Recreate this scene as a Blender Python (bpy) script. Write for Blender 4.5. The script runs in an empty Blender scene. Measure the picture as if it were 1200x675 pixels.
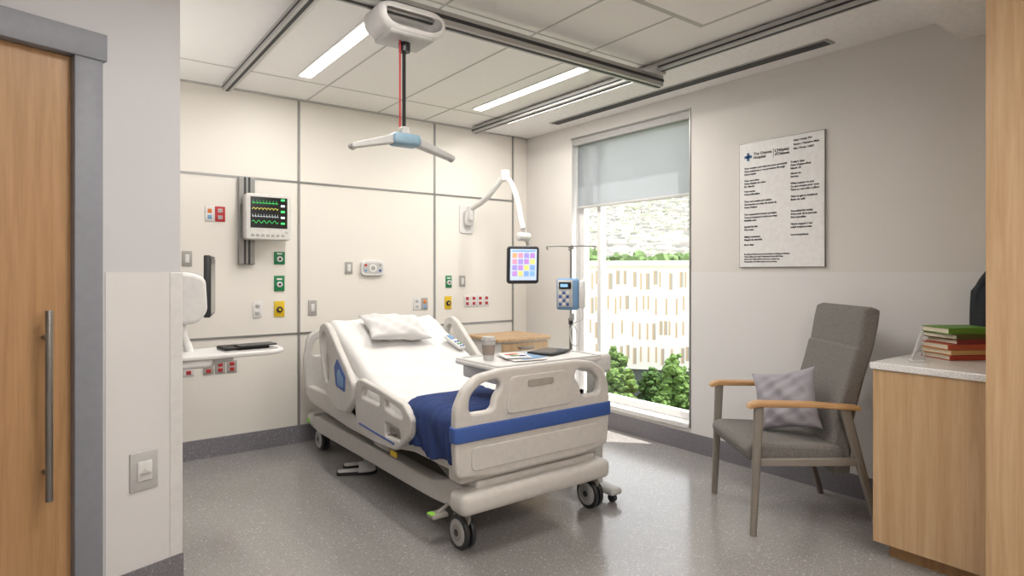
import bpy, bmesh, math, random
from mathutils import Vector, Matrix
random.seed(7)
R=math.radians
S=bpy.context.scene
COL=S.collection
# ---------------------------------------------------------------- materials
MATS={}
def srgb(h):
    h=h.lstrip('#'); c=[int(h[i:i+2],16)/255 for i in (0,2,4)]
    return tuple(((x/12.92) if x<=.04045 else ((x+.055)/1.055)**2.4) for x in c)+(1,)
def mat(name,col,rough=.5,metal=0,var=.04,scale=30,bump=0,bscale=200,emit=0,coat=0,stretch=(1,1,1)):
    if name in MATS: return MATS[name]
    m=bpy.data.materials.new(name); m.use_nodes=True
    n=m.node_tree.nodes; l=m.node_tree.links
    b=n['Principled BSDF']; c=srgb(col) if isinstance(col,str) else col
    b.inputs['Roughness'].default_value=rough; b.inputs['Metallic'].default_value=metal
    b.inputs['Coat Weight'].default_value=coat
    tc=n.new('ShaderNodeTexCoord'); mp=n.new('ShaderNodeMapping'); mp.inputs['Scale'].default_value=stretch
    l.new(tc.outputs['Object'],mp.inputs[0])
    no=n.new('ShaderNodeTexNoise'); no.inputs['Scale'].default_value=scale; l.new(mp.outputs[0],no.inputs[0])
    r=n.new('ShaderNodeValToRGB')
    r.color_ramp.elements[0].position=.3; r.color_ramp.elements[1].position=.7
    r.color_ramp.elements[0].color=tuple(x*(1-var) for x in c[:3])+(1,)
    r.color_ramp.elements[1].color=tuple(min(1,x*(1+var)) for x in c[:3])+(1,)
    l.new(no.outputs['Fac'],r.inputs[0]); l.new(r.outputs[0],b.inputs['Base Color'])
    if emit:
        l.new(r.outputs[0],b.inputs['Emission Color']); b.inputs['Emission Strength'].default_value=emit
    if bump:
        n2=n.new('ShaderNodeTexNoise'); n2.inputs['Scale'].default_value=bscale; l.new(mp.outputs[0],n2.inputs[0])
        n2.inputs['Detail'].default_value=4
        bp=n.new('ShaderNodeBump'); bp.inputs['Strength'].default_value=bump; bp.inputs['Distance'].default_value=.01
        l.new(n2.outputs['Fac'],bp.inputs['Height']); l.new(bp.outputs[0],b.inputs['Normal'])
    MATS[name]=m; return m
def wood(name,c1,c2,axis='z',rough=.45):
    m=bpy.data.materials.new(name); m.use_nodes=True
    n=m.node_tree.nodes; l=m.node_tree.links; b=n['Principled BSDF']; b.inputs['Roughness'].default_value=rough
    tc=n.new('ShaderNodeTexCoord'); mp=n.new('ShaderNodeMapping')
    mp.inputs['Scale'].default_value={'z':(22,22,1.0),'x':(1.0,22,22),'y':(22,1,22)}[axis]
    l.new(tc.outputs['Object'],mp.inputs[0])
    a=n.new('ShaderNodeTexNoise'); a.inputs['Scale'].default_value=1.5; a.inputs['Detail'].default_value=8; a.inputs['Distortion'].default_value=.6
    l.new(mp.outputs[0],a.inputs[0])
    g=n.new('ShaderNodeTexNoise'); g.inputs['Scale'].default_value=9; g.inputs['Detail'].default_value=3
    l.new(mp.outputs[0],g.inputs[0])
    mx=n.new('ShaderNodeMath'); mx.operation='MULTIPLY_ADD'; mx.inputs[1].default_value=.35
    l.new(g.outputs['Fac'],mx.inputs[0]); l.new(a.outputs['Fac'],mx.inputs[2])
    r=n.new('ShaderNodeValToRGB'); r.color_ramp.elements[0].position=.45; r.color_ramp.elements[1].position=.9
    r.color_ramp.elements[0].color=srgb(c2); r.color_ramp.elements[1].color=srgb(c1)
    l.new(mx.outputs[0],r.inputs[0]); l.new(r.outputs[0],b.inputs['Base Color'])
    return m
def speckle(name,base,dark,light,scale=55,rough=.28,amt=.5,coat=0):
    m=bpy.data.materials.new(name); m.use_nodes=True
    n=m.node_tree.nodes; l=m.node_tree.links; b=n['Principled BSDF']; b.inputs['Roughness'].default_value=rough
    b.inputs['Coat Weight'].default_value=coat; b.inputs['Coat Roughness'].default_value=.12
    g=n.new('ShaderNodeNewGeometry')
    prev=None
    no=n.new('ShaderNodeTexNoise'); no.inputs['Scale'].default_value=140; no.inputs['Detail'].default_value=3
    l.new(g.outputs['Position'],no.inputs[0])
    r0=n.new('ShaderNodeValToRGB'); r0.color_ramp.elements[0].position=.3; r0.color_ramp.elements[1].position=.7
    c=srgb(base); r0.color_ramp.elements[0].color=tuple(x*.84 for x in c[:3])+(1,); r0.color_ramp.elements[1].color=tuple(x*1.14 for x in c[:3])+(1,)
    l.new(no.outputs['Fac'],r0.inputs[0]); prev=r0.outputs[0]
    for sc,cc,th,pr in ((scale,light,.30,.80),(scale*1.7,dark,.30,.68),(scale*.6,light,.17,.72),(scale*2.4,light,.32,.6)):
        v=n.new('ShaderNodeTexVoronoi'); v.inputs['Scale'].default_value=sc; l.new(g.outputs['Position'],v.inputs[0])
        lt=n.new('ShaderNodeMath'); lt.operation='LESS_THAN'; lt.inputs[1].default_value=th; l.new(v.outputs['Distance'],lt.inputs[0])
        sp=n.new('ShaderNodeSeparateColor'); l.new(v.outputs['Color'],sp.inputs[0])
        gt=n.new('ShaderNodeMath'); gt.operation='GREATER_THAN'; gt.inputs[1].default_value=pr; l.new(sp.outputs[0],gt.inputs[0])
        mu=n.new('ShaderNodeMath'); mu.operation='MULTIPLY'; l.new(lt.outputs[0],mu.inputs[0]); l.new(gt.outputs[0],mu.inputs[1])
        m2=n.new('ShaderNodeMath'); m2.operation='MULTIPLY'; m2.inputs[1].default_value=amt; l.new(mu.outputs[0],m2.inputs[0])
        mx=n.new('ShaderNodeMix'); mx.data_type='RGBA'; l.new(m2.outputs[0],mx.inputs[0]); l.new(prev,mx.inputs[6]); mx.inputs[7].default_value=srgb(cc)
        prev=mx.outputs[2]
    l.new(prev,b.inputs['Base Color'])
    return m
def emis(name,col,s):
    m=bpy.data.materials.new(name); m.use_nodes=True; n=m.node_tree.nodes
    b=n['Principled BSDF']; b.inputs['Base Color'].default_value=srgb(col)
    b.inputs['Emission Color'].default_value=srgb(col); b.inputs['Emission Strength'].default_value=s
    return m
M_ceil=mat('ceiling_paint','#e7e5e3',.9,bump=.15,bscale=300)
M_tile=mat('ceiling_tile','#e9e6e3',.95,var=.01,bump=.2,bscale=500)
M_grid=mat('ceiling_grid_paint','#b4b1ae',.6)
M_wall=mat('wall_paint','#d4d0cb',.75,var=.01,scale=3)
M_wallL=mat('wall_paint_grey','#c8c7ca',.75,var=.01,scale=3)
M_wain=mat('wall_protection','#d9d7d6',.55,var=.01,scale=3,bump=.05,bscale=400)
M_panel=mat('headwall_panel','#e1dcd4',.42,var=.01,scale=2)
M_strip=mat('aluminium_strip','#8f8f8d',.35,.6)
M_alu=mat('aluminium','#b0afad',.35,.5)
M_aluD=mat('dark_slot','#2e2e30',.6)
M_floor=speckle('speckled_vinyl_floor','#928f8d','#5f5c59','#cbc8c4',60,.2,.5,.35)
M_base=speckle('speckled_vinyl_base','#78757b','#4c4a4f','#b0aeb0',60,.4,.5)
M_wood=wood('maple_laminate','#c5a682','#b08e67')
M_woodL=wood('maple_door','#ba9267','#a27a50')
M_woodY=wood('maple_arm','#c39a6b','#a97f54','x')
M_frame=mat('grey_frame_paint','#868890',.5)
M_steel=mat('brushed_steel','#8d8b88',.35,.9)
M_plw=mat('white_plastic','#d8d6d4',.4)
M_bed=mat('bed_plastic','#c5c1bc',.42)
M_bed2=mat('bed_plastic_dark','#9c9790',.5)
M_blue=mat('bed_blue_stripe','#37579a',.5)
M_navy=mat('navy_blanket','#293e74',.95,var=.15,scale=90,bump=.8,bscale=260)
M_sheet=mat('white_sheet','#d9d7d5',.9,var=.02,scale=8,bump=.7,bscale=8)
M_pillow=mat('pillow_fabric','#cdcbca',.9,var=.02,scale=6,bump=.7,bscale=9)
M_black=mat('black_rubber','#1f1f20',.6)
M_dark=mat('dark_plastic','#2b2c2f',.4)
M_green=mat('green_outlet','#0f7a48',.5)
M_lime=mat('lime_pedal','#8fd04a',.4)
M_yel=mat('yellow_outlet','#d3b21f',.5)
M_red=mat('red_plastic','#b3262b',.5)
M_org=mat('orange_plastic','#d2762b',.5)
M_greyp=mat('grey_plate','#a19e99',.5)
M_greyl=mat('light_grey_plastic','#b9b8b6',.45)
M_fab=mat('chair_fabric','#787470',.95,var=.25,scale=160,bump=.5,bscale=300)
M_leg=mat('chair_frame_metal','#8c857d',.4,.3)
M_lav=mat('cushion_fabric','#9c98a0',.95,var=.03,scale=8,bump=.4,bscale=200)
M_counter=speckle('quartz_counter','#dedcda','#aaa8a6','#f2f0ee',90,.25,.5)
M_ltblue=mat('pump_blue','#6f96bd',.45)
M_teal=mat('spreader_blue','#86a3b5',.45)

# ---------------------------------------------------------------- builders
def link(o,p=None,m=None,smooth=False):
    COL.objects.link(o)
    if m: 
        o.data.materials.clear(); o.data.materials.append(m)
    if p is not None:
        o.parent=p
        if p.get('world'): o.matrix_parent_inverse=Matrix.Translation(p.location).inverted()
    if smooth:
        for f in o.data.polygons: f.use_smooth=True
    return o
def group(name,loc=(0,0,0),rz=0,world=False):
    e=bpy.data.objects.new(name,None); e.empty_display_size=.1; COL.objects.link(e)
    e.location=loc; e.rotation_euler=(0,0,rz); 
    if world: e['world']=1
    return e
def box(name,a,b,m,p=None,bev=0,seg=2,rot=None):
    me=bpy.data.meshes.new(name); bm=bmesh.new()
    bmesh.ops.create_cube(bm,size=1)
    c=[(a[i]+b[i])/2 for i in range(3)]; s=[abs(b[i]-a[i]) for i in range(3)]
    for v in bm.verts: v.co=Vector((v.co.x*s[0],v.co.y*s[1],v.co.z*s[2]))
    if bev: 
        bmesh.ops.bevel(bm,geom=list(bm.edges),offset=min(bev,min(s)*.49),segments=seg,profile=.5,affect='EDGES')
    bm.to_mesh(me); bm.free()
    o=bpy.data.objects.new(name,me); o.location=c
    if rot: o.rotation_euler=rot
    return link(o,p,m,smooth=False)
def shade(o,ang=40):
    for f in o.data.polygons: f.use_smooth=True
    try: o.data.set_sharp_from_angle(angle=R(ang))
    except Exception: pass
    return o
def sbox(*a,**k): return shade(box(*a,**k),50)
def cyl(name,p0,p1,r,m,p=None,r2=None,seg=24,bev=0):
    p0=Vector(p0);p1=Vector(p1);d=p1-p0
    me=bpy.data.meshes.new(name); bm=bmesh.new()
    bmesh.ops.create_cone(bm,cap_ends=True,segments=seg,radius1=r,radius2=r if r2 is None else r2,depth=d.length)
    if bev:
        es=[e for e in bm.edges if abs(abs(e.verts[0].co.z)-d.length/2)<1e-5 and abs(e.verts[0].co.z-e.verts[1].co.z)<1e-6]
        bmesh.ops.bevel(bm,geom=es,offset=bev,segments=3,profile=.5,affect='EDGES')
    bm.to_mesh(me); bm.free()
    o=bpy.data.objects.new(name,me); o.location=(p0+p1)/2
    o.rotation_mode='QUATERNION'; o.rotation_quaternion=d.to_track_quat('Z','Y')
    link(o,p,m); return shade(o)
def sphere(name,c,r,m,p=None,sc=(1,1,1)):
    me=bpy.data.meshes.new(name); bm=bmesh.new(); bmesh.ops.create_uvsphere(bm,u_segments=20,v_segments=12,radius=r)
    for v in bm.verts: v.co=Vector((v.co.x*sc[0],v.co.y*sc[1],v.co.z*sc[2]))
    bm.to_mesh(me); bm.free(); o=bpy.data.objects.new(name,me); o.location=c
    return link(o,p,m,True)
def fromcurve(name,cu,m,p,mtx=None):
    o=bpy.data.objects.new(name+'_c',cu); COL.objects.link(o)
    bpy.context.view_layer.update()
    dg=bpy.context.evaluated_depsgraph_get()
    me=bpy.data.meshes.new_from_object(o.evaluated_get(dg)); bpy.data.objects.remove(o)
    if mtx: me.transform(mtx)
    me.name=name
    o=bpy.data.objects.new(name,me); link(o,p,m); return shade(o,45)
def tube(name,pts,r,m,p=None,smooth=True,cyc=False,radii=None):
    cu=bpy.data.curves.new(name,'CURVE'); cu.dimensions='3D'; cu.bevel_depth=r; cu.bevel_resolution=4; cu.use_fill_caps=True
    if smooth and len(pts)>2:
        sp=cu.splines.new('BEZIER'); sp.bezier_points.add(len(pts)-1)
        for i,q in enumerate(pts):
            b=sp.bezier_points[i]; b.co=q; b.handle_left_type=b.handle_right_type='AUTO'
            if radii: b.radius=radii[i]
    else:
        sp=cu.splines.new('POLY'); sp.points.add(len(pts)-1)
        for i,q in enumerate(pts):
            sp.points[i].co=(*q,1)
            if radii: sp.points[i].radius=radii[i]
    sp.use_cyclic_u=cyc
    return fromcurve(name,cu,m,p)
def rnd(pts,r,seg=6):
    out=[];n=len(pts)
    for i in range(n):
        a=Vector(pts[i-1]);b=Vector(pts[i]);c=Vector(pts[(i+1)%n])
        u=(a-b);v=(c-b);lu=u.length;lv=v.length;u/=lu;v/=lv
        rr=min(r,lu*.48,lv*.48)
        p0=b+u*rr;p1=b+v*rr
        for k in range(seg+1):
            t=k/seg; q=p0*(1-t)**2+b*2*t*(1-t)+p1*t*t; out.append((q.x,q.y))
    return out
PX=lambda X:Matrix(((0,0,1,X),(1,0,0,0),(0,1,0,0),(0,0,0,1)))   # (a,b)->(Y,Z) at X
PY=lambda Y:Matrix(((1,0,0,0),(0,0,1,Y),(0,1,0,0),(0,0,0,1)))   # (a,b)->(X,Z) at Y
PZ=lambda Z:Matrix.Translation((0,0,Z))
def plate(name,loops,th,mtx,m,p=None,bev=.008,rad=.02):
    cu=bpy.data.curves.new(name,'CURVE'); cu.dimensions='2D'; cu.fill_mode='BOTH'
    cu.extrude=max(th/2-bev,.0005); cu.bevel_depth=bev; cu.bevel_resolution=2; cu.offset=-bev
    for k,lp in enumerate(loops):
        q=rnd(lp,rad)
        sp=cu.splines.new('POLY'); sp.points.add(len(q)-1); sp.use_cyclic_u=True
        for i,(x,y) in enumerate(q): sp.points[i].co=(x,y,0,1)
    o=fromcurve(name,cu,m,p,mtx)
    if mtx.determinant()<0: o.data.flip_normals()
    return o
def loft(name,rings,m,p=None,close=True,smooth=True,cap=True):
    me=bpy.data.meshes.new(name); vs=[];fs=[];n=len(rings[0])
    for r in rings: vs+=[tuple(v) for v in r]
    for i in range(len(rings)-1):
        for j in range(n if close else n-1):
            a=i*n+j;b=i*n+(j+1)%n; fs.append((a,b,b+n,a+n))
    if cap and close: fs.append(tuple(range(n))[::-1]); fs.append(tuple((len(rings)-1)*n+k for k in range(n)))
    me.from_pydata(vs,[],fs); me.update()
    bm=bmesh.new(); bm.from_mesh(me); bmesh.ops.recalc_face_normals(bm,faces=bm.faces); bm.to_mesh(me); bm.free()
    o=bpy.data.objects.new(name,me); link(o,p,m)
    return shade(o,60) if smooth else o
def text(name,body,size,mtx,m,p=None,sp=1.0,ext=.0006,off=.0006):
    cu=bpy.data.curves.new(name,'FONT'); cu.body=body; cu.size=size; cu.extrude=ext; cu.space_line=sp
    cu.offset=off; cu.resolution_u=3
    o=bpy.data.objects.new(name+'_c',cu); COL.objects.link(o); bpy.context.view_layer.update()
    me=bpy.data.meshes.new_from_object(o.evaluated_get(bpy.context.evaluated_depsgraph_get())); bpy.data.objects.remove(o)
    me.transform(mtx); o=bpy.data.objects.new(name,me); return link(o,p,m)
def pillow(name,w,h,t,m,p=None,mtx=None,seed=0,pinch=.10,n=28):
    rg=random.Random(seed); ph=[rg.uniform(0,6) for _ in range(6)]
    vs=[];fs=[]
    def P(i,j,s):
        u=-1+2*i/n; v=-1+2*j/n
        x=u*w/2*(1-pinch*(1-abs(v)**2)*abs(u)**2); y=v*h/2*(1-pinch*(1-abs(u)**2)*abs(v)**2)
        e=((1-u*u)*(1-v*v))
        z=t/2*max(e,0)**.42
        z*=1+.10*math.sin(5*u+ph[0]+2*v)*math.cos(4*v+ph[1])
        z+=.06*t*math.sin(9*u+6*v+ph[2])*min(1,e*4)+.03*t*math.sin(15*v-9*u+ph[3])*min(1,e*4)
        return (x,y,s*z)
    idx={}
    for s in (1,-1):
        for i in range(n+1):
            for j in range(n+1):
                if s==-1 and (i in(0,n) or j in (0,n)): idx[s,i,j]=idx[1,i,j]; continue
                idx[s,i,j]=len(vs); vs.append(P(i,j,s))
    for s in (1,-1):
        for i in range(n):
            for j in range(n):
                f=(idx[s,i,j],idx[s,i+1,j],idx[s,i+1,j+1],idx[s,i,j+1]); fs.append(f if s==1 else f[::-1])
    me=bpy.data.meshes.new(name); me.from_pydata(vs,[],fs)
    if mtx: me.transform(mtx)
    o=bpy.data.objects.new(name,me); return link(o,p,m,True)

# ---------------------------------------------------------------- room shell
CZ=2.74; BY=4.895; RX=3.857
box('floor',(-2.7,-1.5,-.1),(RX+.25,BY+.15,0),M_floor)
box('ceiling',(-2.7,-1.5,CZ),(RX+.25,BY+.15,CZ+.1),M_tile)
box('ceiling_perimeter',(3.19,-1.5,CZ-.012),(RX,BY,CZ),M_ceil)
wb=box('wall_back',(-.2,BY,0),(RX+.25,BY+.15,CZ),M_panel)
WY0,WY1,WZ0,WZ1=2.886,4.21,.20,2.60
gw=group('wall_right',(RX,1.7,0),world=True)
for i,(a,b) in enumerate([((RX,-1.5,0),(RX+.2,WY0,CZ)),((RX,WY1,0),(RX+.2,BY,CZ)),((RX,WY0,0),(RX+.2,WY1,WZ0)),((RX,WY0,WZ1),(RX+.2,WY1,CZ))]):
    box('wall_part_%d'%i,a,b,M_wall,gw)
box('wall_front',(-2.7,-1.5,0),(RX+.25,-1.4,CZ),M_wall)
box('wall_side_entry',(-2.7,-1.4,0),(-2.55,2.05,CZ),M_wallL)
box('wall_niche',(-.05,3.05,0),(.1,BY,CZ),M_wallL)
box('bulkhead_ceiling',(-2.5,-1.4,2.6),(RX,1.147,CZ-.013),M_ceil)
gp=group('trim_wall_protection',(RX,1,0),world=True)
box('sheet_a',(RX-.004,-1.4,.14),(RX,WY0-.02,1.36),M_wain,gp)
sbox('baseboard_back',(.1,BY-.012,0),(RX,BY,.14),M_base)
sbox('baseboard_right',(RX-.014,-1.4,0),(RX,BY-.012,.14),M_base)
gs=group('trim_headwall_strips',(2,BY,1.4),world=True)
for i,x in enumerate((1.541,2.778,3.68)):
    box('vertical_strip_%d'%i,(x-.010,BY-.006,.14),(x+.010,BY,CZ),M_strip,gs)
    box('groove_%d'%i,(x-.003,BY-.0065,.14),(x+.003,BY,CZ),M_greyp,gs)
for i,z in enumerate((2.078,.872)):
    box('horizontal_strip_%d'%i,(.1,BY-.006,z-.008),(3.68,BY,z+.008),M_strip,gs)
box('ceiling_angle',(.1,BY-.02,CZ-.012),(RX,BY,CZ),M_grid,gs)
gg=group('ceiling_grid',(2,2.5,CZ),world=True)
for i,x in enumerate((-.23,.38,1.60,2.21,2.66)):
    box('tee_y_%d'%i,(x-.006,1.15,CZ-.003),(x+.006,BY,CZ),M_grid,gg)
for i,y in enumerate((1.5,2.71,4.40)):
    box('tee_x_%d'%i,(-.3,y-.006,CZ-.0025),(3.15,y+.006,CZ),M_grid,gg)
gd=group('slot_diffuser',(3.65,3,CZ),world=True)
box('diffuser_frame',(3.60,1.73,CZ-.02),(3.70,4.23,CZ-.012),M_alu,gd)
for i in range(3): box('slot_%d'%i,(3.61+i*.029,1.75,CZ-.022),(3.629+i*.029,4.21,CZ-.0195),M_aluD,gd)
gq=group('ceiling_supply_diffuser',(2.6,1.9,CZ),world=True)
box('plaque_rim',(2.28,1.55,CZ-.012),(2.88,2.08,CZ-.004),M_grid,gq,.003)
box('plaque',(2.34,1.61,CZ-.03),(2.82,2.02,CZ-.014),M_tile,gq,.004)
M_led=emis('led_lens','#fffaf4',9)
LC=(1,.965,.915)
def ledlight(x0,x1,y0,y1,pw,z=CZ):
    g=group('linear_ceiling_light',((x0+x1)/2,(y0+y1)/2,z),world=True)
    box('light_housing',(x0-.012,y0-.012,z-.008),(x1+.012,y1+.012,z-.001),M_plw,g)
    box('light_lens',(x0,y0,z-.011),(x1,y1,z-.0075),M_led,g)
    L=bpy.data.lights.new('ceiling_lamp','AREA'); L.shape='RECTANGLE'; L.size=x1-x0; L.size_y=y1-y0; L.energy=pw; L.color=LC
    o=bpy.data.objects.new('lamp',L); COL.objects.link(o); o.parent=g; o.location=(0,0,-.014)
ledlight(1.35,1.43,3.12,4.27,20.5)
ledlight(2.80,2.88,2.98,4.27,20.5)
ledlight(3.24,3.29,2.95,4.45,9.5,CZ-.012)
ledlight(.6,1.2,1.4,2.0,22)  # unseen panel added overhead to light the foreground
ledlight(.2,.8,-.9,-.3,23,2.6)  # unseen panel added behind the camera as foreground fill
ledlight(1.9,2.5,-.9,-.3,17,2.6)  # second unseen panel added as foreground fill
def fill_uplight(loc,size,pw,tilt):  # added fill light, out of view, to brighten the ceiling
    g=group('added_fill_light',loc,tilt)
    box('fill_light_tray',(-size/2,-.07,-.05),(size/2,.07,-.02),M_plw,g,.006)
    box('fill_light_front',(-size/2,.06,-.05),(size/2,.07,.03),M_plw,g,.003)
    L=bpy.data.lights.new('fill_light_lamp','AREA'); L.shape='RECTANGLE'; L.size=size*.95; L.size_y=.10; L.energy=pw; L.color=LC
    o=bpy.data.objects.new('lamp',L); COL.objects.link(o); o.parent=g; o.location=(0,0,-.012); o.rotation_euler=(R(180-35),0,0)
fill_uplight((.185,4.0,1.75),1.2,9,R(-90))  # unseen fill added in the niche, lifts the ceiling
fill_uplight((.9,-1.32,1.9),2.0,48,0)  # unseen fill added behind the camera, lifts the ceiling

# ---------------------------------------------------------------- left angled wall + sliding door
AP=(.426,2.972,0); AR=math.atan2(.307,.952)
def lwall(name): return group(name,AP,AR)
g=lwall('wall_left')
box('wall_end',(-.39,0,0),(0,.15,CZ),M_wallL,g)
box('wall_over_door',(-1.5,0,2.20),(-.39,.15,CZ),M_wallL,g)
box('wall_beyond',(-3.15,0,0),(-1.5,.15,CZ),M_wallL,g)
box('pocket_back',(-1.5,.10,0),(-.39,.15,2.2),M_wallL,g)
box('protection_sheet',(-.29,-.004,.14),(-.046,0,1.36),M_wain,g)
box('corner_guard',(-.046,-.008,.14),(.008,.03,1.36),M_plw,g,.004)
box('corner_guard_return',(.0,-.006,.14),(.008,.15,1.36),M_plw,g,.003)
g=lwall('baseboard_left'); box('base',(-.29,-.012,0),(.010,.0,.14),M_base,g)
g=lwall('door_1')
box('door_leaf',(-1.5,.02,.01),(-.395,.065,2.185),M_woodL,g,.002)
cyl('handle_bar',(-.485,-.035,.52),(-.485,-.035,1.22),.012,M_steel,g,bev=.003)
for z in (.62,1.12): cyl('handle_post_%d'%(z*100),(-.485,-.035,z),(-.485,.02,z),.008,M_steel,g)
g=lwall('trim_door_frame')
sbox('jamb',(-.40,-.022,0),(-.3046,.02,2.2),M_frame,g,.003)
sbox('header',(-1.6,-.03,2.185),(-.292,.02,2.29),M_frame,g,.003)
g=lwall('wall_light_switch')
sbox('plate',(-.205,-.012,.46),(-.095,-.004,.62),M_greyl,g,.004)
sbox('rocker',(-.178,-.02,.50),(-.122,-.011,.58),M_plw,g,.003)
plate('grip',[[(-.172,.53),(-.15,.552),(-.128,.53)]],.012,PY(-.024),M_greyl,g,.002,.004)

# ---------------------------------------------------------------- window
g=group('window_1',(RX+.12,3.55,1.4),world=True)
FX0,FX1=RX+.10,RX+.17
M_wf=mat('window_frame_white','#dddcdb',.5)
for n_,a,b in [('sill_frame',(FX0,WY0,WZ0),(FX1,WY1,WZ0+.06)),('head_frame',(FX0,WY0,WZ1-.06),(FX1,WY1,WZ1)),('jamb_near',(FX0,WY0,WZ0),(FX1,WY0+.025,WZ1)),('jamb_far',(FX0,WY1-.06,WZ0),(FX1,WY1,WZ1)),('mullion',(FX0,3.93,WZ0),(FX1,3.975,WZ1))]:
    box(n_,a,b,M_wf if 'jamb_near' not in n_ else M_strip,g,.004)
gm=bpy.data.materials.new('window_glass'); gm.use_nodes=True; nn=gm.node_tree.nodes; ll=gm.node_tree.links
nn.remove(nn['Principled BSDF']); t=nn.new('ShaderNodeBsdfTransparent'); gl=nn.new('ShaderNodeBsdfGlossy'); gl.inputs['Roughness'].default_value=.02
mx=nn.new('ShaderNodeMixShader'); mx.inputs[0].default_value=.02; t.inputs[0].default_value=(.99,.99,.985,1)
ll.new(t.outputs[0],mx.inputs[1]); ll.new(gl.outputs[0],mx.inputs[2]); ll.new(mx.outputs[0],nn['Material Output'].inputs[0])
box('glass',(FX0+.03,WY0+.02,WZ0+.05),(FX0+.034,WY1-.05,WZ1-.05),gm,g)
box('sill_trim',(RX-.012,WY0-.0,WZ0-.035),(FX0,WY1,WZ0+.002),M_wf,g,.004)
box('reveal_far',(RX,WY1-.003,WZ0),(FX0,WY1+.001,WZ1),M_wf,g)
box('casing_near',(RX-.006,WY0-.014,WZ0-.03),(RX+.01,WY0,WZ1+.012),M_strip,g,.002)
box('casing_top',(RX-.006,WY0-.014,WZ1),(RX+.01,WY1+.012,WZ1+.012),M_strip,g,.002)
sm=bpy.data.materials.new('shade_fabric'); sm.use_nodes=True; nn=sm.node_tree.nodes; ll=sm.node_tree.links
nn.remove(nn['Principled BSDF']); t=nn.new('ShaderNodeBsdfTransparent'); tr=nn.new('ShaderNodeBsdfTranslucent'); df=nn.new('ShaderNodeBsdfDiffuse')
df.inputs[0].default_value=srgb('#a9abae'); tr.inputs[0].default_value=srgb('#b2b7bd')
wv=nn.new('ShaderNodeTexNoise'); wv.inputs['Scale'].default_value=400; mr=nn.new('ShaderNodeMapRange'); mr.inputs[3].default_value=.22; mr.inputs[4].default_value=.30
ll.new(wv.outputs['Fac'],mr.inputs[0])
m1=nn.new('ShaderNodeMixShader'); m1.inputs[0].default_value=.55; m2=nn.new('ShaderNodeMixShader')
ll.new(df.outputs[0],m1.inputs[1]); ll.new(tr.outputs[0],m1.inputs[2]); ll.new(mr.outputs[0],m2.inputs[0]); ll.new(m1.outputs[0],m2.inputs[1]); ll.new(t.outputs[0],m2.inputs[2]); ll.new(m2.outputs[0],nn['Material Output'].inputs[0])
g=group('roller_shade',(RX+.06,3.55,2.3),world=True)
box('shade_cloth',(RX+.055,WY0+.015,1.97),(RX+.0555,WY1-.02,2.56),sm,g)
sbox('hem_bar',(RX+.048,WY0+.015,1.95),(RX+.064,WY1-.02,1.975),M_greyl,g,.004)
cyl('roller_tube',(RX+.055,WY0+.01,2.57),(RX+.055,WY1-.01,2.57),.025,M_greyl,g)
box('fascia',(RX+.015,WY0+.002,2.545),(RX+.022,WY1-.004,2.60),M_greyl,g)
cyl('pull_chain',(RX+.03,WY1-.05,.9),(RX+.03,WY1-.05,2.55),.003,M_greyl,g)
# ---------------------------------------------------------------- ceiling lift
g=group('ceiling_lift_track',(2,2.65,2.66),world=True)
for i,x in enumerate((.99,3.155)):
    zz=CZ-(.012 if x>3.1 else 0)
    box('rail_%d'%i,(x-.03,1.15,zz-.055),(x+.03,4.80,zz),M_alu,g,.004)
    box('rail_slot_%d'%i,(x-.010,1.15,zz-.0565),(x+.010,4.80,zz-.05),M_aluD,g)
    box('rail_side_%d'%i,(x-.0315,1.15,zz-.038),(x+.0315,4.80,zz-.026),M_aluD,g)
box('bridge_beam',(.90,2.615,2.595),(3.22,2.685,2.665),M_alu,g,.004)
box('bridge_slot',(.90,2.640,2.592),(3.22,2.660,2.6),M_aluD,g)
box('bridge_groove',(.90,2.612,2.622),(3.22,2.688,2.640),M_aluD,g)
for x in (.99,3.155): sbox('trolley_%d'%(x*10),(x-.05,2.58,2.66),(x+.05,2.72,2.70),M_greyl,g,.008)
g=group('patient_lift_motor',(1.336,2.645,2.5),world=True)
mp=rnd([(1.165,2.515),(1.165,2.59),(1.22,2.612),(1.46,2.612),(1.515,2.58),(1.515,2.515),(1.45,2.47),(1.225,2.47)],.05)
plate('motor_housing',[mp],.21,PY(2.645),M_plw,g,.03,.005)
sbox('motor_band',(1.22,2.55,2.462),(1.45,2.74,2.49),M_greyl,g,.012)
cyl('strap_outlet',(1.336,2.645,2.42),(1.336,2.645,2.47),.028,M_dark,g)
box('lift_strap',(1.332,2.63,2.03),(1.336,2.66,2.43),M_black,g)
cyl('red_pull_cord',(1.300,2.62,2.05),(1.300,2.62,2.47),.0045,M_red,g)
sbox('hub',(1.265,2.60,1.965),(1.41,2.69,2.025),M_teal,g,.02,seg=3)
plate('hub_neck',[[(1.31,2.0),(1.36,2.0),(1.35,2.06),(1.32,2.06)]],.04,PY(2.645),M_greyl,g,.004,.01)
for s,nm in ((-1,'left'),(1,'right')):
    x0=1.336+s*.06; x1=1.336+s*.27
    plate('arm_'+nm,[[(x0,2.016),(x0,1.972),(x1,1.923),(x1+s*.006,1.945)][::s]],.05,PY(2.645),M_greyl,g,.006,.012)
    sphere('strap_knob_'+nm,(x1-s*.01,2.645,1.933),.016,M_greyl,g)

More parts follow.
